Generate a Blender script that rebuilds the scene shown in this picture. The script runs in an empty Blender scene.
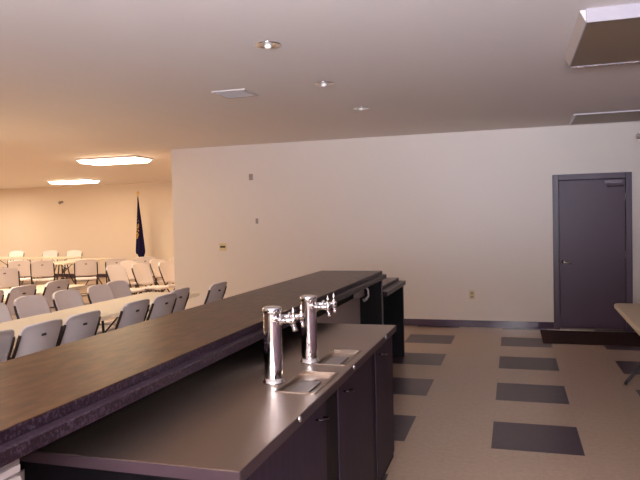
import bpy, bmesh, math, random
from mathutils import Vector, Matrix
PI = math.pi
random.seed(4)
sc = bpy.context.scene
COL = sc.collection

# ------------------------------------------------------------------ helpers
def lin(c):
    return tuple(((v/255)/12.92 if v/255 <= .04045 else ((v/255+.055)/1.055)**2.4) for v in c) + (1,)

def mat(name, col, rough=.5, metal=0., spec=.5, noise=None, bump=None, emit=None, coat=0., aniso=0.):
    """procedural principled material; noise=(scale, other colour, contrast lo, hi), bump=(scale, strength)"""
    m = bpy.data.materials.new(name); m.use_nodes = True
    nt = m.node_tree; b = nt.nodes['Principled BSDF']
    b.inputs['Base Color'].default_value = lin(col)
    b.inputs['Roughness'].default_value = rough
    b.inputs['Metallic'].default_value = metal
    b.inputs['Specular IOR Level'].default_value = spec
    b.inputs['Coat Weight'].default_value = coat
    b.inputs['Coat Roughness'].default_value = .1
    b.inputs['Anisotropic'].default_value = aniso
    tc = nt.nodes.new('ShaderNodeTexCoord')
    if noise:
        sc_, c2, lo, hi = noise[:4]
        n = nt.nodes.new('ShaderNodeTexNoise'); n.inputs['Scale'].default_value = sc_
        n.inputs['Detail'].default_value = 8; n.inputs['Roughness'].default_value = .65
        if len(noise) > 4:
            mp = nt.nodes.new('ShaderNodeMapping'); mp.inputs['Scale'].default_value = noise[4]
            nt.links.new(tc.outputs['Object'], mp.inputs['Vector']); nt.links.new(mp.outputs['Vector'], n.inputs['Vector'])
        else:
            nt.links.new(tc.outputs['Object'], n.inputs['Vector'])
        r = nt.nodes.new('ShaderNodeValToRGB')
        r.color_ramp.elements[0].position = lo; r.color_ramp.elements[0].color = lin(col)
        r.color_ramp.elements[1].position = hi; r.color_ramp.elements[1].color = lin(c2)
        nt.links.new(n.outputs['Fac'], r.inputs['Fac']); nt.links.new(r.outputs['Color'], b.inputs['Base Color'])
    if bump:
        n2 = nt.nodes.new('ShaderNodeTexNoise'); n2.inputs['Scale'].default_value = bump[0]
        n2.inputs['Detail'].default_value = 4
        if len(bump) > 2:
            mp = nt.nodes.new('ShaderNodeMapping'); mp.inputs['Scale'].default_value = bump[2]
            nt.links.new(tc.outputs['Object'], mp.inputs['Vector']); nt.links.new(mp.outputs['Vector'], n2.inputs['Vector'])
        else:
            nt.links.new(tc.outputs['Object'], n2.inputs['Vector'])
        bp = nt.nodes.new('ShaderNodeBump'); bp.inputs['Strength'].default_value = bump[1]
        bp.inputs['Distance'].default_value = .01
        nt.links.new(n2.outputs['Fac'], bp.inputs['Height']); nt.links.new(bp.outputs['Normal'], b.inputs['Normal'])
    if emit:
        b.inputs['Emission Color'].default_value = lin(emit[0]); b.inputs['Emission Strength'].default_value = emit[1]
    return m

class MB:
    """collects shapes, builds ONE mesh object"""
    def __init__(s): s.bm = bmesh.new()
    def box(s, x0, x1, y0, y1, z0, z1, bev=0., seg=2):
        t = bmesh.new(); bmesh.ops.create_cube(t, size=1)
        for v in t.verts:
            v.co = Vector(((x0+x1)/2+v.co.x*(x1-x0), (y0+y1)/2+v.co.y*(y1-y0), (z0+z1)/2+v.co.z*(z1-z0)))
        if bev: bmesh.ops.bevel(t, geom=t.edges[:], offset=bev, segments=seg, profile=.5, affect='EDGES')
        s.merge(t); return s
    def merge(s, t, M=None):
        if M is not None: bmesh.ops.transform(t, matrix=M, verts=t.verts)
        me = bpy.data.meshes.new('tmp'); t.to_mesh(me); t.free(); s.bm.from_mesh(me); bpy.data.meshes.remove(me); return s
    def tube(s, pts, r, seg=10, cap=True):
        pts = [Vector(p) for p in pts]; rs = r if isinstance(r, (list, tuple)) else [r]*len(pts)
        rings = []; up = None
        for i, p in enumerate(pts):
            d = (pts[min(i+1, len(pts)-1)]-pts[max(i-1, 0)]).normalized()
            if up is None:
                up = Vector((0, 0, 1)) if abs(d.z) < .9 else Vector((1, 0, 0))
            a = d.cross(up).normalized(); up = a.cross(d).normalized()
            rings.append([s.bm.verts.new(p+(a*math.cos(2*PI*k/seg)+up*math.sin(2*PI*k/seg))*rs[i]) for k in range(seg)])
        for A, B in zip(rings, rings[1:]):
            for k in range(seg):
                s.bm.faces.new((A[k], A[(k+1) % seg], B[(k+1) % seg], B[k])).smooth = True
        if cap:
            s.bm.faces.new(rings[0][::-1]); s.bm.faces.new(rings[-1])
        return s
    def lathe(s, prof, cx=0, cy=0, seg=32, M=None):
        """prof: (radius, z) list, revolved about the z axis"""
        t = bmesh.new(); rings = []
        for r, z in prof:
            if r < 1e-6: rings.append([t.verts.new((cx, cy, z))])
            else: rings.append([t.verts.new((cx+r*math.cos(2*PI*k/seg), cy+r*math.sin(2*PI*k/seg), z)) for k in range(seg)])
        for A, B in zip(rings, rings[1:]):
            for k in range(seg):
                q = [A[0] if len(A) == 1 else A[k], A[0] if len(A) == 1 else A[(k+1) % seg],
                     B[0] if len(B) == 1 else B[(k+1) % seg], B[0] if len(B) == 1 else B[k]]
                u = []
                for v in q:
                    if v not in u: u.append(v)
                if len(u) > 2: t.faces.new(u).smooth = True
        s.merge(t, M); return s
    def slab(s, xs, ys, z0, z1, holes):
        """slab over grid lines xs, ys; cells (i, j) in holes are left open"""
        cells = {(i, j) for i in range(len(xs)-1) for j in range(len(ys)-1)} - set(holes)
        V = {}
        def v(i, j, k):
            if (i, j, k) not in V: V[i, j, k] = s.bm.verts.new((xs[i], ys[j], (z0, z1)[k]))
            return V[i, j, k]
        for i, j in cells:
            s.bm.faces.new((v(i, j, 1), v(i+1, j, 1), v(i+1, j+1, 1), v(i, j+1, 1)))
            s.bm.faces.new((v(i, j, 0), v(i, j+1, 0), v(i+1, j+1, 0), v(i+1, j, 0)))
            for (di, dj, a, b) in ((-1, 0, (0, 1), (0, 0)), (1, 0, (1, 0), (1, 1)), (0, -1, (0, 0), (1, 0)), (0, 1, (1, 1), (0, 1))):
                if (i+di, j+dj) not in cells:
                    s.bm.faces.new((v(i+a[0], j+a[1], 1), v(i+a[0], j+a[1], 0), v(i+b[0], j+b[1], 0), v(i+b[0], j+b[1], 1)))
        return s
    def build(s, name, m, parent=None, sharp=True):
        bmesh.ops.recalc_face_normals(s.bm, faces=s.bm.faces[:])
        me = bpy.data.meshes.new(name); s.bm.to_mesh(me); s.bm.free()
        o = bpy.data.objects.new(name, me); COL.objects.link(o)
        for mm in (m if isinstance(m, (list, tuple)) else [m]): me.materials.append(mm)
        if parent is not None: o.parent = parent
        return o

def thing(name, label, cat, loc=(0, 0, 0), rz=0, group=None):
    o = bpy.data.objects.new(name, None); COL.objects.link(o); o.empty_display_size = .1
    o.location = loc; o.rotation_euler = (0, 0, rz); o['label'] = label; o['category'] = cat
    if group: o['group'] = group
    return o
def tag(o, label, cat, group=None):
    o['label'] = label; o['category'] = cat
    if group: o['group'] = group
    return o
def struct(o, label=None, cat=None):
    o['kind'] = 'structure'
    if label: o['label'] = label; o['category'] = cat
    return o
def dup(root, loc, rz, label, group=None):
    r = root.copy(); COL.objects.link(r); r.location = loc; r.rotation_euler = (0, 0, rz); r['label'] = label
    if group: r['group'] = group
    for ch in list(root.children):
        c = ch.copy(); COL.objects.link(c); c.parent = r
        for g in list(ch.children):
            d = g.copy(); COL.objects.link(d); d.parent = c
    return r

# ------------------------------------------------------------------ camera (solved from the floor tiles, door and bar lines)
F, PIT, YAW, ROL, CH = 635.14, -.0313, -.29555, -.02236, 1.621
fw = Vector((math.sin(YAW), math.cos(YAW), 0)); rt = Vector((math.cos(YAW), -math.sin(YAW), 0)); zz = Vector((0, 0, 1))
f2 = fw*math.cos(PIT)+zz*math.sin(PIT); u2 = zz*math.cos(PIT)-fw*math.sin(PIT)
R_ = rt*math.cos(ROL)+u2*math.sin(ROL); U_ = u2*math.cos(ROL)-rt*math.sin(ROL)
cam = bpy.data.cameras.new('camera'); camo = bpy.data.objects.new('camera', cam); COL.objects.link(camo)
camo.matrix_world = Matrix(((R_.x, U_.x, -f2.x, 0), (R_.y, U_.y, -f2.y, 0), (R_.z, U_.z, -f2.z, CH), (0, 0, 0, 1)))
cam.sensor_width = 36; cam.lens = F*36/640; cam.clip_start = .05
sc.camera = camo

D, H, DW = 9.537, 2.864, 16.89          # door wall, ceiling, far hall wall
XE = -5.49                              # end of the door wall
XR, XL, YF = 1.66, -17.2, -3.2

# ------------------------------------------------------------------ materials
M_wall = mat('wall_paint', (222, 210, 198), .42, spec=.4, bump=(60, .05))
M_hall = mat('hall_wall_paint', (226, 212, 196), .6, spec=.3, bump=(60, .05))
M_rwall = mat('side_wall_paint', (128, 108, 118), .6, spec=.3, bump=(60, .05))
M_ceil = mat('ceiling_paint', (232, 224, 218), .8, spec=.2, bump=(90, .08))
M_base = mat('baseboard_vinyl', (82, 64, 80), .09, spec=.7, bump=(9, .10))
M_door = mat('door_paint', (74, 51, 67), .42, spec=.45, bump=(40, .04))
M_dframe = mat('door_frame_paint', (78, 60, 73), .4)
M_top = mat('brown_laminate', (48, 25, 14), .33, spec=.2, noise=(9, (90, 60, 36), .38, .64, (2.2, .7, 1)))
M_dark = mat('black_stone_laminate', (38, 24, 29), .34, spec=.22, noise=(90, (104, 86, 104), .48, .78))
M_black = mat('black_cabinet', (8, 6, 9), .5, spec=.2, noise=(30, (14, 10, 15), .4, .7, (1, 1, .1)))
M_doorblk = mat('black_door_vinyl', (38, 26, 40), .5, spec=.3, noise=(60, (56, 42, 57), .4, .7, (1, 1, .05)))
M_steel = mat('stainless_steel', (170, 154, 141), .34, metal=1, aniso=.5, bump=(40, .012, (1, .04, 1)))
M_splash = mat('brushed_splash', (190, 176, 166), .42, metal=.1, bump=(40, .02, (1, .04, 1)))
M_tray = mat('tray_steel', (190, 182, 176), .25, metal=1)
M_grid = mat('tray_grid', (150, 138, 132), .4, metal=.8)
M_chrome = mat('chrome', (235, 232, 230), .06, metal=1)
M_brass = mat('satin_nickel', (205, 196, 182), .2, metal=1)
M_plas = mat('chair_plastic', (238, 230, 228), .5, spec=.4, bump=(220, .04))
M_tube = mat('dark_bronze_tube', (58, 44, 38), .4, metal=.4)
M_tabl = mat('table_plastic', (226, 214, 192), .5, spec=.4, bump=(200, .04))
M_tabr = mat('tan_table_plastic', (196, 176, 148), .5, spec=.4, bump=(200, .04))
M_legr = mat('grey_table_leg', (52, 50, 56), .4, metal=.3)
M_white = mat('white_enamel', (212, 204, 208), .4)
M_lens = mat('unlit_lens', (150, 128, 104), .45, noise=(160, (126, 106, 86), .4, .7))
M_glow = mat('lit_lens', (255, 250, 235), .5, emit=((255, 224, 186), 11))
M_ivory = mat('ivory_plastic', (214, 194, 144), .45)
M_slot = mat('dark_slot', (32, 26, 24), .6)
M_grey = mat('grey_plastic', (150, 138, 132), .5)
M_mat = mat('entrance_mat', (50, 34, 34), .95, spec=.1, noise=(150, (70, 50, 48), .4, .7), bump=(300, .4))
M_gold = mat('gold_metal', (228, 198, 132), .35, metal=.6)
M_vent = mat('vent_grey', (206, 194, 188), .5)
M_refl = mat('downlight_reflector', (220, 214, 208), .12, metal=1)
M_bulb = mat('frosted_bulb', (240, 236, 230), .3)
M_lit_edge = mat('lit_edge', (110, 96, 98), .4)  # lighter grey for a lit edge, light put into the colour
M_edge_shade = mat('counter_edge_shade', (84, 66, 72), .35, metal=.5)  # steel darkened in colour to stand for its dark reflections
M_dhandle = mat('dark_chrome', (96, 88, 92), .2, metal=1)
M_satin = mat('satin_chrome', (235, 230, 228), .28, metal=.6)
M_grip = mat('grip_plastic', (74, 64, 66), .5)
M_closer = mat('closer_metal', (104, 90, 98), .35, metal=.4)
M_fix = mat('fixture_enamel', (166, 156, 160), .5)
M_wood = mat('flag_pole_wood', (92, 58, 36), .4)

# floor: light composition tile with 0.61 m dark squares every 1.22 m
def floor_mat():
    m = bpy.data.materials.new('floor_tile'); m.use_nodes = True; nt = m.node_tree; N = nt.nodes.new; L = nt.links.new
    b = nt.nodes['Principled BSDF']; tc = N('ShaderNodeTexCoord'); sep = N('ShaderNodeSeparateXYZ'); L(tc.outputs['Object'], sep.inputs[0])
    def mth(op, a, c=None):
        n = N('ShaderNodeMath'); n.operation = op
        for i, v in enumerate((a, c)):
            if v is None: continue
            if isinstance(v, (int, float)): n.inputs[i].default_value = v
            else: L(v, n.inputs[i])
        return n.outputs[0]
    def inside(o, off):
        return mth('LESS_THAN', mth('FRACT', mth('DIVIDE', mth('ADD', o, -off+122), 1.22)), .5)
    dark = mth('MULTIPLY', inside(sep.outputs['X'], -.1666), inside(sep.outputs['Y'], 4.539))
    def seam(o, off):   # hairline joints of the 0.305 m tiles
        return mth('LESS_THAN', mth('FRACT', mth('DIVIDE', mth('ADD', o, -off+122), .305)), .006)
    joint = mth('MAXIMUM', seam(sep.outputs['X'], -.1666), seam(sep.outputs['Y'], 4.539))
    n1 = N('ShaderNodeTexNoise'); n1.inputs['Scale'].default_value = 26; n1.inputs['Detail'].default_value = 8; n1.inputs['Roughness'].default_value = .75
    L(tc.outputs['Object'], n1.inputs['Vector'])
    def ramp(c1, c2):
        r = N('ShaderNodeValToRGB'); r.color_ramp.elements[0].position = .35; r.color_ramp.elements[1].position = .68
        r.color_ramp.elements[0].color = lin(c1); r.color_ramp.elements[1].color = lin(c2); L(n1.outputs['Fac'], r.inputs['Fac']); return r.outputs['Color']
    def mix(f, a, c):
        x = N('ShaderNodeMix'); x.data_type = 'RGBA'; L(f, x.inputs['Factor'])
        for s_, v in ((6, a), (7, c)):
            if isinstance(v, tuple): x.inputs[s_].default_value = v
            else: L(v, x.inputs[s_])
        return x.outputs[2]
    base = mix(dark, ramp((166, 142, 120), (184, 160, 136)), ramp((56, 42, 51), (70, 55, 63)))
    col = mix(mth('MULTIPLY', joint, .25), base, lin((90, 76, 66)))
    L(col, b.inputs['Base Color']); b.inputs['Roughness'].default_value = .32; b.inputs['Specular IOR Level'].default_value = .45
    n2 = N('ShaderNodeTexNoise'); n2.inputs['Scale'].default_value = 6; L(tc.outputs['Object'], n2.inputs['Vector'])
    bp = N('ShaderNodeBump'); bp.inputs['Strength'].default_value = .04; bp.inputs['Distance'].default_value = .02
    L(n2.outputs['Fac'], bp.inputs['Height']); L(bp.outputs['Normal'], b.inputs['Normal'])
    return m
M_floor = floor_mat()

# ------------------------------------------------------------------ the setting
T = .15
struct(MB().box(XL-T, XR+T, YF-T, DW+T, -.1, 0).build('floor', M_floor))
struct(MB().box(XL-T, XR+T, YF-T, DW+T, H, H+.1).build('ceiling', M_ceil))
dx0, dx1, dz = .605, 1.485, 2.115        # rough opening of the door
struct(MB().box(XE, dx0, D, D+T, 0, H).box(dx1, XR, D, D+T, 0, H).box(dx0, dx1, D, D+T, dz, H).box(dx0, dx1, D+.11, D+T, 0, dz).build('wall_back', M_wall))
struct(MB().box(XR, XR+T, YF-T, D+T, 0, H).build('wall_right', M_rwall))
struct(MB().box(XL-T, XE+T, DW, DW+T, 0, H).build('wall_far', M_hall))
struct(MB().box(XL-T, XL, YF-T, DW, 0, H).build('wall_left', M_hall))
struct(MB().box(XE, XE+T, D+T, DW, 0, H).build('wall_side', M_hall))
# wall behind the camera with an added, unseen window for the fill light
wx0, wx1, wz0, wz1 = -2.2, 1.2, .95, 2.35
struct(MB().box(XL, wx0, YF-T, YF, 0, H).box(wx1, XR, YF-T, YF, 0, H).box(wx0, wx1, YF-T, YF, 0, wz0).box(wx0, wx1, YF-T, YF, wz1, H).build('wall_front', M_wall))
wf = MB()
for a, b_ in ((wx0, wx0+.05), ((wx0+wx1)/2-.025, (wx0+wx1)/2+.025), (wx1-.05, wx1)): wf.box(a, b_, YF-.1, YF-.04, wz0, wz1)
wf.box(wx0+.05, wx1-.05, YF-.1, YF-.04, wz0, wz0+.05).box(wx0+.05, wx1-.05, YF-.1, YF-.04, wz1-.05, wz1)
struct(wf.build('added_window', M_white))
bb = .1
struct(MB().box(XE, .536, D-.008, D, 0, bb, .002).box(1.552, XR, D-.008, D, 0, bb, .002).build('baseboard_back', M_base))
struct(MB().box(XL, XE, DW-.012, DW, 0, bb).build('baseboard_far', M_base))
struct(MB().box(XR-.008, XR, YF, D-.008, 0, bb, .002).build('baseboard_right', M_base))

# ------------------------------------------------------------------ the door
dr = bpy.data.objects.new('door_1', None); COL.objects.link(dr); dr.location = (0, D, 0); struct(dr)
fr = MB(); o0, o1, ot = .536, 1.552, 2.182
fr.box(o0, dx0+.012, -.03, .1, 0, ot, .004).box(dx1-.012, o1, -.03, .1, 0, ot, .004).box(dx0+.012, dx1-.012, -.03, .1, dz-.012, ot, .004)
fr.build('door_frame', M_dframe, dr)
MB().box(dx0+.016, dx1-.016, -.005, .04, .025, dz-.016, .003).build('door_leaf', M_door, dr)
MB().box(dx0+.014, dx1-.014, -.035, .08, 0, .018, .004).build('threshold', M_brass, dr)
hd = MB().lathe([(0, 0), (.032, 0), (.032, .012), (.014, .016), (.012, .05), (0, .05)], M=Matrix.Translation((dx0+.075, -.005, .955)) @ Matrix.Rotation(PI/2, 4, 'X'), seg=20)
hd.tube([(dx0+.075, -.05, .955), (dx0+.11, -.055, .945), (dx0+.165, -.052, .937), (dx0+.19, -.046, .937)], [.013, .012, .01, .009])
hd.build('lever_handle', M_chrome, dr)
cl = MB().box(1.20, 1.43, -.055, -.005, 2.03, 2.085, .006).box(1.235, 1.27, -.075, -.055, 2.04, 2.06)
cl.tube([(1.25, -.07, 2.035), (1.24, -.075, 2.0), (1.44, -.085, 2.0)], .011)
cl.build('door_closer', M_closer, dr)
for z in (.25, 1.05, 1.85):
    MB().tube([(dx1-.014, -.012, z-.05), (dx1-.014, -.012, z+.05)], .008).build('hinge', M_grey, dr)

em = MB().box(.345, 1.60, 8.45, 9.38, 0, .012, .004).build('entrance_mat', M_mat)
tag(em, 'dark brown entrance mat on the tile floor in front of the door', 'mat')

# ------------------------------------------------------------------ wall plates
def plate(name, label, cat, x, z, w, h, m, kids=()):
    o = thing(name, label, cat, (x, D, z))
    MB().box(-w/2, w/2, -.008, 0, -h/2, h/2, .003).build('cover_plate', m, o)
    for n, a, mm in kids:
        k = MB()
        for (x0, x1, z0, z1, d) in a: k.box(x0, x1, -.008-d, -.007, z0, z1)
        k.build(n, mm, o)
    return o
plate('wall_outlet', 'ivory electrical outlet low on the wall between bar and door', 'outlet', -.59, .473, .08, .125, M_ivory,
      [('receptacle', [(-.018, .018, .012, .042, .003)], M_grey), ('receptacle', [(-.018, .018, -.042, -.012, .003)], M_grey)])
plate('light_switch', 'ivory switch plate with dark toggles, left part of the long wall', 'switch', -4.577, 1.214, .125, .12, M_ivory,
      [('toggle', [(-.045, .045, -.012, .018, .006)], M_slot)])
plate('wall_sensor', 'small grey sensor plate high on the long wall', 'sensor', -4.046, 2.343, .07, .1, M_grey)
plate('wall_cover_plate', 'tiny grey plate at head height on the long wall', 'wall plate', -3.961, 1.629, .045, .085, M_grey)
o = thing('clock_bracket', 'small dark bracket high on the far hall wall', 'bracket', (-13.72, DW, 2.36))
MB().lathe([(0, 0), (.05, 0), (.05, .03), (.02, .05), (0, .05)], M=Matrix.Rotation(PI/2, 4, 'X')).build('mount', M_grey, o)
MB().box(.07, .12, -.04, 0, -.02, .05, .005).build('cap', M_grey, o)
o = thing('wall_fixture', 'small dark fixture high on the right wall beside the door', 'wall fixture', (XR, 9.15, 2.62))
MB().box(-.03, 0, -.06, .06, -.16, .06, .005).build('back_plate', M_grey, o)
MB().box(-.1, -.03, -.05, .05, -.03, .03, .01).build('housing', M_grey, o)

# ------------------------------------------------------------------ ceiling: downlights, vent, fixtures
def make_downlight(loc, label):
    o = thing('recessed_downlight', label, 'downlight', loc, 0, 'recessed downlights over the bar')
    MB().lathe([(.062, -.002), (.085, -.008), (.092, -.006), (.095, 0), (.062, 0), (.062, -.002)]).build('trim_ring', M_chrome, o)
    MB().lathe([(.064, -.003), (.057, -.0022), (.045, -.0015), (.03, -.001), (0, -.001)]).build('reflector', M_refl, o)
    MB().lathe([(0, -.03), (.014, -.028), (.024, -.02), (.028, -.01), (.02, -.001), (0, -.001)]).build('bulb', M_bulb, o)
    return o
dl = make_downlight((-1.635, 4.219, H), 'nearest recessed chrome downlight over the bar, largest of the three')
dup(dl, (-1.633, 5.598, H), 0, 'middle one of the three recessed chrome downlights over the bar')
dup(dl, (-1.61, 6.988, H), 0, 'farthest and smallest recessed chrome downlight over the bar')
o = thing('ceiling_vent', 'square white air vent in the ceiling left of the downlights', 'vent', (-2.55, 5.68, H), 0)
w = .17
MB().slab([-w, -w+.03, w-.03, w], [-w, -w+.03, w-.03, w], -.012, 0, [(1, 1)]).build('vent_frame', M_vent, o)
s_ = MB()
for k in range(7):
    y = -w+.05+k*.04
    t = bmesh.new(); bmesh.ops.create_cube(t, size=1)
    s_.merge(t, Matrix.Translation((0, y, -.008)) @ Matrix.Rotation(.6, 4, 'X') @ Matrix.Diagonal((2*w-.06, .03, .003, 1)))
s_.build('louvre', M_vent, o)
MB().box(-w+.03, w-.03, -w+.03, w-.03, -.002, -.0005).build('duct_opening', M_closer, o)

o = thing('ceiling_light', 'boxy unlit fluorescent light with white housing at top right', 'ceiling light', (.44, 4.19, H), 0)
W, LN, TH = .62, 1.23, .085
MB().slab([0, .008, W-.008, W], [0, .012, LN-.012, LN], -TH, -.001, [(1, 1)]).build('housing', M_fix, o)
MB().box(.008, W-.008, .012, LN-.012, -TH+.004, -TH+.012).build('lens', M_lens, o)
t = bmesh.new(); V_ = [t.verts.new(c) for c in ((-.036, .03, -.001), (0, .03, -.001), (0, .03, -TH+.01), (-.036, LN, -.001), (0, LN, -.001), (0, LN, -TH+.01))]
for f_ in ((0, 1, 2), (3, 5, 4), (0, 2, 5, 3), (1, 4, 5, 2), (0, 3, 4, 1)): t.faces.new([V_[i] for i in f_])
MB().merge(t).build('side_flange', M_vent, o)
for k in range(6): MB().box(.05+k*.095, .105+k*.095, LN, LN+.012, -TH-.004, -TH+.006, .002).build('edge_glint', M_chrome, o)  # small chrome dashes added as glints along the far lower edge
o = thing('ceiling_light', 'flush unlit light panel in the ceiling above the door', 'ceiling light', (.735, 8.49, H), 0)
MB().slab([0, .035, .895, .93], [0, .035, .925, .96], -.014, -.001, [(1, 1)]).build('trim_frame', M_white, o)
MB().box(.035, .895, .035, .925, -.012, -.002).build('lens', M_lens, o)

def hall_light(loc, label, group='lit ceiling lights in the hall'):
    o = thing('hall_ceiling_light', label, 'ceiling light', loc, 0, group)
    a, b_, h = .64, .30, .085
    MB().box(-a, a, -b_, b_, -.03, -.001, .005).build('housing', M_white, o)
    t = bmesh.new(); bmesh.ops.create_cube(t, size=1)
    for v in t.verts:
        k = 1 if v.co.z > 0 else .9
        v.co = Vector((v.co.x*2*(a-.02)*k, v.co.y*2*(b_-.02)*k, -.03 if v.co.z > 0 else -h))
    MB().merge(t).build('glowing_lens', M_glow, o)
    return o
h0 = hall_light((-7.15, 10.35, H), 'large lit ceiling light in the hall, nearer of the two')
dup(h0, (-11.5, 14.75, H), 0, 'lit ceiling light in the hall near the far wall')

# ------------------------------------------------------------------ the bar
bar = thing('bar_counter', 'long raised bar with brown laminate top and black stepped edge', 'bar', (-1.58, 0, 0))
bx = 1.58
Y0, Y1 = -.6, 6.27
def L(x): return x+bx
MB().box(L(-1.9), L(-1.262), Y0, Y1, 1.066, 1.10, .0025).build('bar_top', [M_top], bar)
MB().box(L(-1.268), L(-1.2615), Y0, Y1, 1.0645, 1.0985, .002).build('top_edge_band', M_dark, bar)
MB().box(L(-1.488), L(-1.218), Y0, Y1, 1.026, 1.0655, .004).build('ledge', M_dark, bar)
MB().box(L(-1.72), L(-1.49), Y0+.02, Y1-.06, .08, 1.0662).build('bar_body', M_black, bar)
MB().box(L(-1.70), L(-1.52), Y0+.04, Y1-.06, 0, .08).build('toe_kick', M_black, bar)
MB().box(L(-1.491), L(-1.48), 1.4, 6.19, .1, .855).build('splash_panel', M_splash, bar)
MB().box(L(-1.72), L(-1.262), 6.205, 6.252, 0, 1.0265).build('end_panel', M_black, bar)
MB().box(L(-1.263), L(-1.256), 6.205, 6.252, 0, 1.026).build('end_lit_face', M_lit_edge, bar)  # lit side of the black end panel, painted as a lighter strip
vg = MB().box(L(-1.277), L(-1.262), .70, 1.36, .60, 1.012)
vg2 = MB()
for k in range(12): vg2.box(L(-1.264), L(-1.25), .72, 1.35, .625+k*.032, .645+k*.032, .002)
g_ = vg.build('vent_grille', M_grey, bar); vg2.build('louvre', M_vent, g_); g_['label'] = 'white louvred grille'
MB().box(L(-1.481), L(-1.42), 5.93, 6.14, .862, .955, .004).build('outlet_box', M_grey, bar)
hk = MB().lathe([(0, 0), (.022, 0), (.022, .01), (.009, .014), (0, .014)], M=Matrix.Translation((L(-1.432), 6.206, .945)) @ Matrix.Rotation(PI/2, 4, 'X'), seg=16)
hk.tube([(L(-1.432), 6.2, .945), (L(-1.425), 6.15, .95), (L(-1.40), 6.13, .945), (L(-1.38), 6.13, .92), (L(-1.378), 6.13, .86), (L(-1.40), 6.13, .83), (L(-1.43), 6.13, .812)], [.010, .010, .010, .009, .009, .014, .018])
hk.build('chrome_hook', M_satin, bar)

ada = thing('bar_counter', 'short lower bar section beyond the far end of the raised bar', 'bar', (-1.58, 0, 0))
A0, A1 = 6.28, 7.45
MB().box(L(-1.9), L(-1.305), A0, A1, .886, .92, .0025).build('bar_top', M_top, ada)
MB().box(L(-1.311), L(-1.3045), A0, A1, .8845, .9185, .002).build('top_edge_band', M_dark, ada)
MB().box(L(-1.40), L(-1.22), A0, A1, .838, .8855, .004).build('ledge', M_dark, ada)
MB().box(L(-1.72), L(-1.49), A0+.02, A1-.06, 0, .842).build('bar_body', M_black, ada)
MB().box(L(-1.72), L(-1.246), A1-.075, A1-.025, 0, .839).build('end_panel', M_black, ada)
MB().box(L(-1.72), L(-1.40), A0+.0, A1-.025, .835, .887).build('top_support', M_black, ada)

# ------------------------------------------------------------------ draught beer cooler under the bar
cx1, cy0, cy1, ct = -.724, 1.573, 4.0, .94
cool = thing('beer_cooler', 'low black draught cooler with a stainless steel counter top', 'cooler', (-1.0, 2.8, 0))
ox, oy = -1.0, 2.8
tr = [(-.915, -.755, 2.353, 2.70), (-.908, -.766, 2.85, 3.185)]
xs = sorted({-1.478-ox, cx1-ox, *(v-ox for t in tr for v in t[:2])})
ys = sorted({cy0-oy, cy1-oy, *(v-oy for t in tr for v in t[2:])})
holes = []
for (a, b_, c, d) in tr:
    for i in range(len(xs)-1):
        for j in range(len(ys)-1):
            if a-1e-6 <= xs[i]+ox and xs[i+1]+ox <= b_+1e-6 and c-1e-6 <= ys[j]+oy and ys[j+1]+oy <= d+1e-6: holes.append((i, j))
cm = MB().slab(xs, ys, ct-.036, ct, holes).build('counter_top', M_steel, cool)
MB().box(cx1-ox-.0005, cx1-ox+.003, cy0-oy, cy1-oy, ct-.037, ct-.003).box(-1.478-ox, cx1-ox, cy0-oy-.003, cy0-oy+.0005, ct-.037, ct-.003).build('front_edge_shade', M_edge_shade, cool)  # thin band over the steel edges, painted in the darker reflected tone
# cabinet with an open top zone under the trays
MB().box(-1.47-ox, -.753-ox, cy0+.03-oy, cy1-.008-oy, .09, .86).box(-1.47-ox, -.755-ox, cy0+.03-oy, cy0+.05-oy, .86, ct-.036).build('cabinet_body', M_black, cool)
MB().box(-1.45-ox, -.80-ox, cy0+.06-oy, cy1-.03-oy, 0, .09).build('toe_kick', M_black, cool)
MB().box(-.80-ox, -.754-ox, cy0+.05-oy, cy1-.008-oy, .86, ct-.036).build('front_rail', M_black, cool)
for (a, b_, yl, yh) in ((1.68, 2.48, 2.074, 2.39), (2.68, 3.37, 2.864, 2.815), (3.475, 3.985, 3.638, 3.62)):
    d_ = MB().box(-.756-ox, -.746-ox, a-oy, b_-oy, .13, .885, .003).build('cooler_door', M_doorblk, cool)
    ym = yh-oy
    MB().tube([(-.748-ox, ym-.05, .842), (-.722-ox, ym-.045, .840), (-.712-ox, ym, .832), (-.722-ox, ym+.045, .824), (-.748-ox, ym+.05, .822)], .004, 8).build('door_handle', M_dhandle, d_)
    MB().lathe([(0, 0), (.011, 0), (.011, .008), (.006, .011), (0, .011)], M=Matrix.Translation((cx1-ox-.001, yl-oy, .929)) @ Matrix.Rotation(PI/2, 4, 'Y'), seg=16).build('lock', M_chrome, cool)

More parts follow.
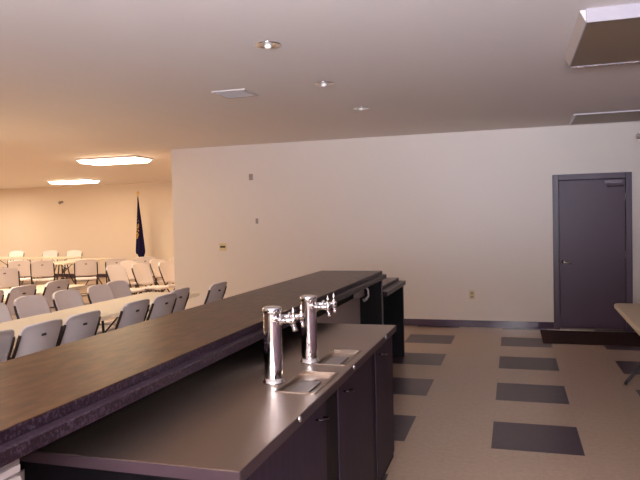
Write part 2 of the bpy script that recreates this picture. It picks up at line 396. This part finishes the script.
def tray(x0, x1, y0, y1, label):
    o = thing('drip_tray', label, 'drip tray', ((x0+x1)/2, (y0+y1)/2, ct), 0, 'drip trays set in the steel counter')
    a, b_ = (x1-x0)/2, (y1-y0)/2
    MB().slab([-a-.006, -a+.004, a-.004, a+.006], [-b_-.006, -b_+.004, b_-.006, b_+.006], .0005, .004, [(1, 1)]).build('rim', M_steel, o)
    p = MB().box(-a+.002, a-.002, -b_+.002, b_-.002, -.017, -.013)
    p.box(-a+.002, -a+.004, -b_+.002, b_-.002, -.013, 0).box(a-.004, a-.002, -b_+.002, b_-.002, -.013, 0)
    p.box(-a+.004, a-.004, -b_+.002, -b_+.004, -.013, 0).box(-a+.004, a-.004, b_-.004, b_-.002, -.013, 0)
    p.build('pan', M_steel, o)
    g = MB(); n = 16; ya, yb = -b_+.02, b_*.25
    for k in range(n):
        y = ya+.006+k*(yb-ya-.012)/(n-1); g.box(-.038, .038, y-.0025, y+.0025, -.0095, -.0065)
    g.box(-.042, -.036, ya, yb, -.0115, -.006).box(.036, .042, ya, yb, -.0115, -.006)
    g.box(-.036, .036, ya, ya+.004, -.0115, -.006).box(-.036, .036, yb-.004, yb, -.0115, -.006).box(-.004, .004, ya, yb, -.013, -.0095)
    g.build('drain_grid', M_grid, o)
tray(*tr[0], 'nearer drip tray sunk in the steel counter beside the front tower')
tray(*tr[1], 'farther drip tray sunk in the steel counter beside the rear tower')

def tower(x, y, label):
    o = thing('beer_tower', label, 'beer tap', (x, y, ct+.0005), 0, 'chrome draught beer towers')
    MB().lathe([(0, 0), (.046, 0), (.047, .003), (.046, .005), (.042, .008), (.0395, .02), (0, .02)], seg=40).build('base_flange', M_chrome, o)
    MB().lathe([(.0385, .02), (.0385, .298)], seg=48).build('column', M_chrome, o)
    MB().lathe([(.038, .294), (.041, .296), (.041, .313), (.0385, .318), (.03, .321), (0, .322)], seg=48).build('cap', M_chrome, o)
    for dy in (-.052, .052):
        z = .272
        f_ = MB().tube([(.02, dy*.55, z), (.05, dy, z), (.06, dy, z)], [.011, .011, .011], 14)
        f_.tube([(.055, dy, z), (.062, dy, z), (.064, dy, z), (.07, dy, z)], [.02, .02, .016, .012], 18)
        f_.tube([(.068, dy, z), (.105, dy, z)], .012, 14)
        f_.tube([(.1, dy, z), (.11, dy, z), (.118, dy, z+.002), (.126, dy, z)], [.012, .018, .018, .008], 16)
        f = f_.build('faucet', M_chrome, o)
        MB().tube([(.108, dy, z), (.111, dy, z-.014), (.117, dy, z-.030), (.120, dy, z-.043)], [.012, .0105, .010, .011], 14).build('spout', M_chrome, f)
        MB().lathe([(0, 0), (.011, 0), (.014, .006), (.009, .014), (.007, .022), (.011, .028), (.010, .036), (.0055, .05), (.003, .062), (0, .064)], M=Matrix.Translation((.112, dy, z+.012)) @ Matrix.Scale(.72, 4), seg=16).build('tap_handle', M_brass, f)
tower(-.976, 2.49, 'nearer chrome beer tower with two faucets on steel counter')
tower(-.945, 2.89, 'farther chrome beer tower with two faucets, behind the nearer tower')

# ------------------------------------------------------------------ folding chairs
def rounded(v):     # half width of the backrest at height fraction v
    hw = .228
    if v > .80:
        t = (v-.80)/.20; hw = .228-.06*(1-math.sqrt(max(0, 1-t*t)))
    if v < .12:
        t = (.12-v)/.12; hw -= .02*t*t
    return hw
def panel_back():
    bm = bmesh.new(); nu, nv = 20, 18; P0, P1 = {}, {}
    for j in range(nv+1):
        v = j/nv; v = 1-(1-v)**1.35
        hw = rounded(v)
        for i in range(nu+1):
            u = -1+2*i/nu; y = u*hw
            arch = .012*(1-u*u)*min(1, v*2)
            z = .515+v*.362+arch*v*.8
            x = .022-.14*v-.035*(1-u*u)
            P0[i, j] = bm.verts.new((x, y, z)); rim = .024 if (abs(u) > .9 or v > .93) else .012
            P1[i, j] = bm.verts.new((x+.012, y*.985, z)); P0[i, j].co.x -= rim-.012
    hole = {(i, j) for i in () for j in (11,)}
    cells = {(i, j) for i in range(nu) for j in range(nv)} - hole
    for i, j in cells:
        bm.faces.new((P0[i, j], P0[i, j+1], P0[i+1, j+1], P0[i+1, j])).smooth = True
        bm.faces.new((P1[i, j], P1[i+1, j], P1[i+1, j+1], P1[i, j+1])).smooth = True
        for di, dj, a, b_ in ((-1, 0, (0, 0), (0, 1)), (1, 0, (1, 1), (1, 0)), (0, -1, (1, 0), (0, 0)), (0, 1, (0, 1), (1, 1))):
            if (i+di, j+dj) not in cells:
                bm.faces.new((P0[i+a[0], j+a[1]], P0[i+b_[0], j+b_[1]], P1[i+b_[0], j+b_[1]], P1[i+a[0], j+a[1]]))
    s = MB(); s.bm.free(); s.bm = bm; return s
def make_chair(loc, rz, label, group):
    """faces +X; origin on the floor under the backrest"""
    t = thing('folding_chair', label, 'chair', loc, rz, group)
    s = MB(); bm = s.bm; n, mm = 14, 14; A, B = {}, {}
    for i in range(n+1):
        for j in range(mm+1):
            u, v = i/n, -1+2*j/mm
            x = .03+u*.40; hw = .205+.012*math.sin(PI*u)
            if u > .75: hw -= .05*(1-math.sqrt(max(0, 1-((u-.75)/.25)**2)))
            z = .452-.018*math.cos(v*PI/2)*math.sin(PI*min(1, u*1.05))+.012*u-(.02*max(0, u-.85)/.15)
            A[i, j] = bm.verts.new((x, v*hw, z)); B[i, j] = bm.verts.new((x, v*hw*.97, z-.028))
    for i in range(n):
        for j in range(mm):
            bm.faces.new((A[i, j], A[i+1, j], A[i+1, j+1], A[i, j+1])).smooth = True
            bm.faces.new((B[i, j], B[i, j+1], B[i+1, j+1], B[i+1, j])).smooth = True
    for i in range(n):
        bm.faces.new((A[i, 0], B[i, 0], B[i+1, 0], A[i+1, 0])); bm.faces.new((A[i, mm], A[i+1, mm], B[i+1, mm], B[i, mm]))
    for j in range(mm):
        bm.faces.new((A[0, j], A[0, j+1], B[0, j+1], B[0, j])); bm.faces.new((A[n, j], B[n, j], B[n, j+1], A[n, j+1]))
    s.build('seat', M_plas, t)
    bk = panel_back().build('backrest', M_plas, t)
    MB().box(-.124, -.112, -.021, .021, .773, .791).build('grip_slot', M_grip, bk)['label'] = 'dark hand slot in the backrest'
    for q in (-1, 1):
        y = q*.233
        MB().tube([(-.098, q*.228, .81), (-.075, y, .74), (.012, y, .54), (.06, y, .43), (.30, y, .13), (.40, y, .005)], .0125, 10).build('leg', M_tube, t)
        y2 = q*.212
        MB().tube([(.33, y2, .425), (.24, y2, .34), (.06, y2, .12), (-.04, y2, .005)], .0115, 10).build('leg', M_tube, t)
    MB().tube([(.33, -.236, .093), (.33, .236, .093)], .008, 8).build('stretcher', M_tube, t)
    MB().tube([(.03, -.212, .085), (.03, .212, .085)], .008, 8).build('stretcher', M_tube, t)
    return t
chair0 = [None]
def chair(x, y, deg, label, group):
    if chair0[0] is None:
        chair0[0] = make_chair((x, y, 0), math.radians(deg), label, group); return chair0[0]
    return dup(chair0[0], (x, y, 0), math.radians(deg), label, group)

# ------------------------------------------------------------------ folding tables
def make_table(loc, rz, label, group, L_=1.83, W_=.76, top=M_tabl, leg=M_tube, name='folding_table'):
    """long axis along Y"""
    t = thing(name, label, 'table', loc, rz, group)
    s = MB(); bm = s.bm; r = .05; pts = []
    for sx, sy, a0 in ((1, 1, 0), (-1, 1, 90), (-1, -1, 180), (1, -1, 270)):
        for k in range(6):
            a = math.radians(a0+18*k); pts.append((sx*(W_/2-r)+r*math.cos(a), sy*(L_/2-r)+r*math.sin(a)))
    lv = [(.0, .70), (.0, .728), (-.004, .735), (-.012, .739)]
    rings = []
    for off, z in lv:
        rings.append([bm.verts.new((x*(1+off/(W_/2)), y*(1+off/(L_/2)), z)) for x, y in pts])
    for A, B in zip(rings, rings[1:]):
        for k in range(len(pts)):
            bm.faces.new((A[k], A[(k+1) % len(pts)], B[(k+1) % len(pts)], B[k]))
    bm.faces.new(rings[-1]); bm.faces.new(rings[0][::-1])
    s.build('tabletop', top, t)
    for q in (-1, 1):
        yb = q*(L_/2-.27)
        for x in (-1, 1):
            MB().tube([(x*.04, yb-q*.02, .70), (x*.05, yb-q*.01, .56), (x*.065, yb, .42), (x*.10, yb, .29), (x*.17, yb, .17), (x*.245, yb, .075), (x*.285, yb, .025), (x*.292, yb, .005)], .0145, 10).build('leg', leg, t)
        MB().tube([(-.065, yb, .42), (.065, yb, .42)], .01, 8).build('cross_brace', leg, t)
        MB().tube([(0, yb, .42), (0, q*.14, .69)], .009, 8).build('brace', leg, t)
    return t
def tables(*args): return [make_table(*a) for a in args]
GA = 'hall tables'
AX, BX = -4.17, -6.45
t0 = make_table((AX, 4.455, 0), 0, 'long white folding table nearest the bar, left one of its row', GA)
dup(t0, (AX, 6.30, 0), 0, 'long white folding table nearest the bar, right one reaching the long wall', GA)
dup(t0, (BX, 5.25, 0), 0, 'white folding table in the second row from the bar, left one', GA)
dup(t0, (BX, 7.10, 0), 0, 'white folding table in the second row from the bar, right one', GA)
dup(t0, (-10.55, 13.55, 0), 0, 'white folding table end on to us in mid hall, between two chair backs', GA)
dup(t0, (-14.5, 14.95, 0), PI/2, 'white folding table near the far wall, left one of the pair', GA)
dup(t0, (-12.65, 14.95, 0), PI/2, 'white folding table near the far wall, right one of the pair', GA)

def rows(spots, deg, group, text):
    names = ['first', 'second', 'third', 'fourth', 'fifth', 'sixth', 'seventh']
    for k, (x, y) in enumerate(spots):
        chair(x+.118*math.cos(math.radians(deg)), y+.118*math.sin(math.radians(deg)), deg, (text % names[k] if '%s' in text else text), group)
# spots give the top of the backrest
rows(((-3.52, 3.575), (-3.50, 4.072), (-3.50, 4.57), (-3.50, 5.36), (-3.50, 5.90), (-3.62, 6.41), (-3.48, 7.12)), 180, 'chairs with their backs to the bar',
     'white folding chair backing onto the bar, %s from the left')
rows(((-4.86, 4.90), (-4.92, 5.52), (-4.90, 6.07), (-4.88, 6.64), (-4.98, 7.15)), 0, 'chairs across the nearest tables',
     'greyish folding chair facing the bar across the nearest tables, %s from the left')
rows(((-5.86, 5.95), (-5.90, 6.54), (-5.96, 7.25)), 180, 'chairs on the near side of the second table row',
     'folding chair backing onto the nearest table row, %s from the left')
rows(((-6.95, 9.95), (-6.72, 10.40), (-6.45, 10.88)), -8, 'bright chairs beside the corner of the long wall',
     'bright white folding chair with slanting tubes by the wall corner, %s from the left')
rows(((-7.50, 11.20), (-7.12, 11.65), (-6.95, 12.15)), -8, 'bright chairs partly hidden beside the wall corner',
     'bright folding chair mostly hidden behind the slanting ones, %s from the left')
rows(((-8.83, 9.33),), 131, 'chairs in mid hall', 'white folding chair cut by the left edge, behind the second table row')
rows(((-10.39, 11.40), (-9.78, 11.40), (-8.89, 11.70)), 128, 'chairs in mid hall', 'white folding chair turned away from us in mid hall, %s from the left')
rows(((-8.36, 12.05), (-7.95, 12.54)), 122, 'chairs below the flag', 'white folding chair turned away from us below the flag, %s from the left')
rows(((-14.6, 15.95), (-13.35, 15.95), (-12.5, 15.95)), -75, 'chairs along the far wall', 'white folding chair against the far hall wall, %s from the left')

# right-hand folding table
make_table((1.275, 5.905, 0), math.radians(-1.5), 'tan folding table at the right edge with dark curved legs', None, 1.80, .72, M_tabr, M_legr, 'folding_table')

# ------------------------------------------------------------------ flag by the far wall
fx, fy = -10.58, 16.4
fl = thing('flag_stand', 'furled dark blue flag with gold emblem on a pole by the far wall', 'flag', (fx, fy, 0))
MB().lathe([(0, 0), (.16, 0), (.16, .02), (.09, .05), (.03, .08), (.025, .16), (0, .16)]).build('base', M_gold, fl)
MB().tube([(0, 0, .1), (0, 0, 2.45)], .014, 12).build('pole', M_wood, fl)
MB().lathe([(0, 2.44), (.02, 2.445), (.02, 2.47), (.04, 2.49), (.05, 2.52), (.04, 2.555), (.015, 2.59), (0, 2.61)], seg=16).build('finial', M_gold, fl)
def flag_mat():
    m = mat('flag_cloth', (26, 22, 58), .85, spec=.1); nt = m.node_tree; N = nt.nodes.new; L = nt.links.new
    b = nt.nodes['Principled BSDF']; tc = N('ShaderNodeTexCoord')
    mp = N('ShaderNodeMapping'); mp.inputs['Location'].default_value = (.04*9, 0, -1.50*2.6); mp.inputs['Scale'].default_value = (9, 0, 2.6)
    L(tc.outputs['Object'], mp.inputs['Vector'])
    ln = N('ShaderNodeVectorMath'); ln.operation = 'LENGTH'; L(mp.outputs['Vector'], ln.inputs[0])
    n = N('ShaderNodeTexNoise'); n.inputs['Scale'].default_value = 16; L(tc.outputs['Object'], n.inputs['Vector'])
    lt = N('ShaderNodeMath'); lt.operation = 'LESS_THAN'; lt.inputs[1].default_value = .8; L(ln.outputs['Value'], lt.inputs[0])
    gt = N('ShaderNodeMath'); gt.operation = 'GREATER_THAN'; gt.inputs[1].default_value = .5; L(n.outputs['Fac'], gt.inputs[0])
    ml = N('ShaderNodeMath'); ml.operation = 'MULTIPLY'; L(lt.outputs[0], ml.inputs[0]); L(gt.outputs[0], ml.inputs[1])
    mx = N('ShaderNodeMix'); mx.data_type = 'RGBA'; mx.inputs[6].default_value = lin((26, 22, 58)); mx.inputs[7].default_value = lin((190, 150, 50))
    L(ml.outputs[0], mx.inputs['Factor']); L(mx.outputs[2], b.inputs['Base Color']); return m
s = MB(); bm = s.bm; nz, na = 26, 36; rings = []
for j in range(nz+1):
    v = j/nz; z = 2.40-v*1.80
    w_ = .02+.125*min(1, v*1.15)**1.1
    if v > .9: w_ *= 1-(v-.9)*4
    ring = []
    for k in range(na):
        a = 2*PI*k/na
        rr = w_*(1+.22*math.sin(5*a+v*2.5)*min(1, v*3))
        ring.append(bm.verts.new((rr*math.cos(a)*(.9) + .05*v, rr*.65*math.sin(a), z+(.10*math.sin(a*2+1) if v > .93 else 0))))
    rings.append(ring)
for A, B in zip(rings, rings[1:]):
    for k in range(na): bm.faces.new((A[k], A[(k+1) % na], B[(k+1) % na], B[k])).smooth = True
bm.faces.new(rings[0]); bm.faces.new(rings[-1][::-1])
s.build('flag_cloth', flag_mat(), fl)

# ------------------------------------------------------------------ light
def area(name, loc, rot, sx, sy, power, col, spread=None):
    l = bpy.data.lights.new(name, 'AREA'); l.shape = 'RECTANGLE'; l.size = sx; l.size_y = sy; l.energy = power; l.color = col
    if spread: l.spread = spread
    o = bpy.data.objects.new(name, l); COL.objects.link(o); o.location = loc; o.rotation_euler = rot; return o
WARM = (1, .81, .61)
for x, y, e in ((-11.5, 10.35, 105), (-7.15, 14.75, 40), (-15.6, 14.75, 45), (-15.6, 10.35, 70), (-11.5, 5.95, 125), (-7.15, 5.95, 85)):
    area('hall_lamp', (x, y, H-.09), (0, 0, 0), 1.2, .55, e, WARM)
area('added_ceiling_fill', ((wx0+wx1)/2, YF-.02, (wz0+wz1)/2), (PI/2+.85, 0, 0), wx1-wx0-.1, wz1-wz0-.1, 560, (.77, .83, 1.0), math.radians(108))  # added fill in the unseen window, tilted up to brighten the ceiling
# the camera's own flash
fl_ = bpy.data.lights.new('camera_flash', 'SPOT'); fl_.shadow_soft_size = .025; fl_.energy = 70; fl_.color = (1, .97, 1)
fl_.spot_size = math.radians(82); fl_.spot_blend = .9
flo = bpy.data.objects.new('camera_flash', fl_); COL.objects.link(flo); flo.matrix_world = camo.matrix_world @ Matrix.Translation((.03, .06, .0))

w = bpy.data.worlds.new('world'); sc.world = w; w.use_nodes = True
w.node_tree.nodes['Background'].inputs['Color'].default_value = (.8, .85, 1, 1); w.node_tree.nodes['Background'].inputs['Strength'].default_value = .6

vs = sc.view_settings; sc.display_settings.display_device = 'sRGB'
vs.view_transform = 'Standard'; vs.look = 'None'; vs.gamma = 1; vs.use_curve_mapping = False; vs.exposure = 0.84
sc.cycles.max_bounces = 10; sc.cycles.diffuse_bounces = 6
sc.cycles.use_denoising = True
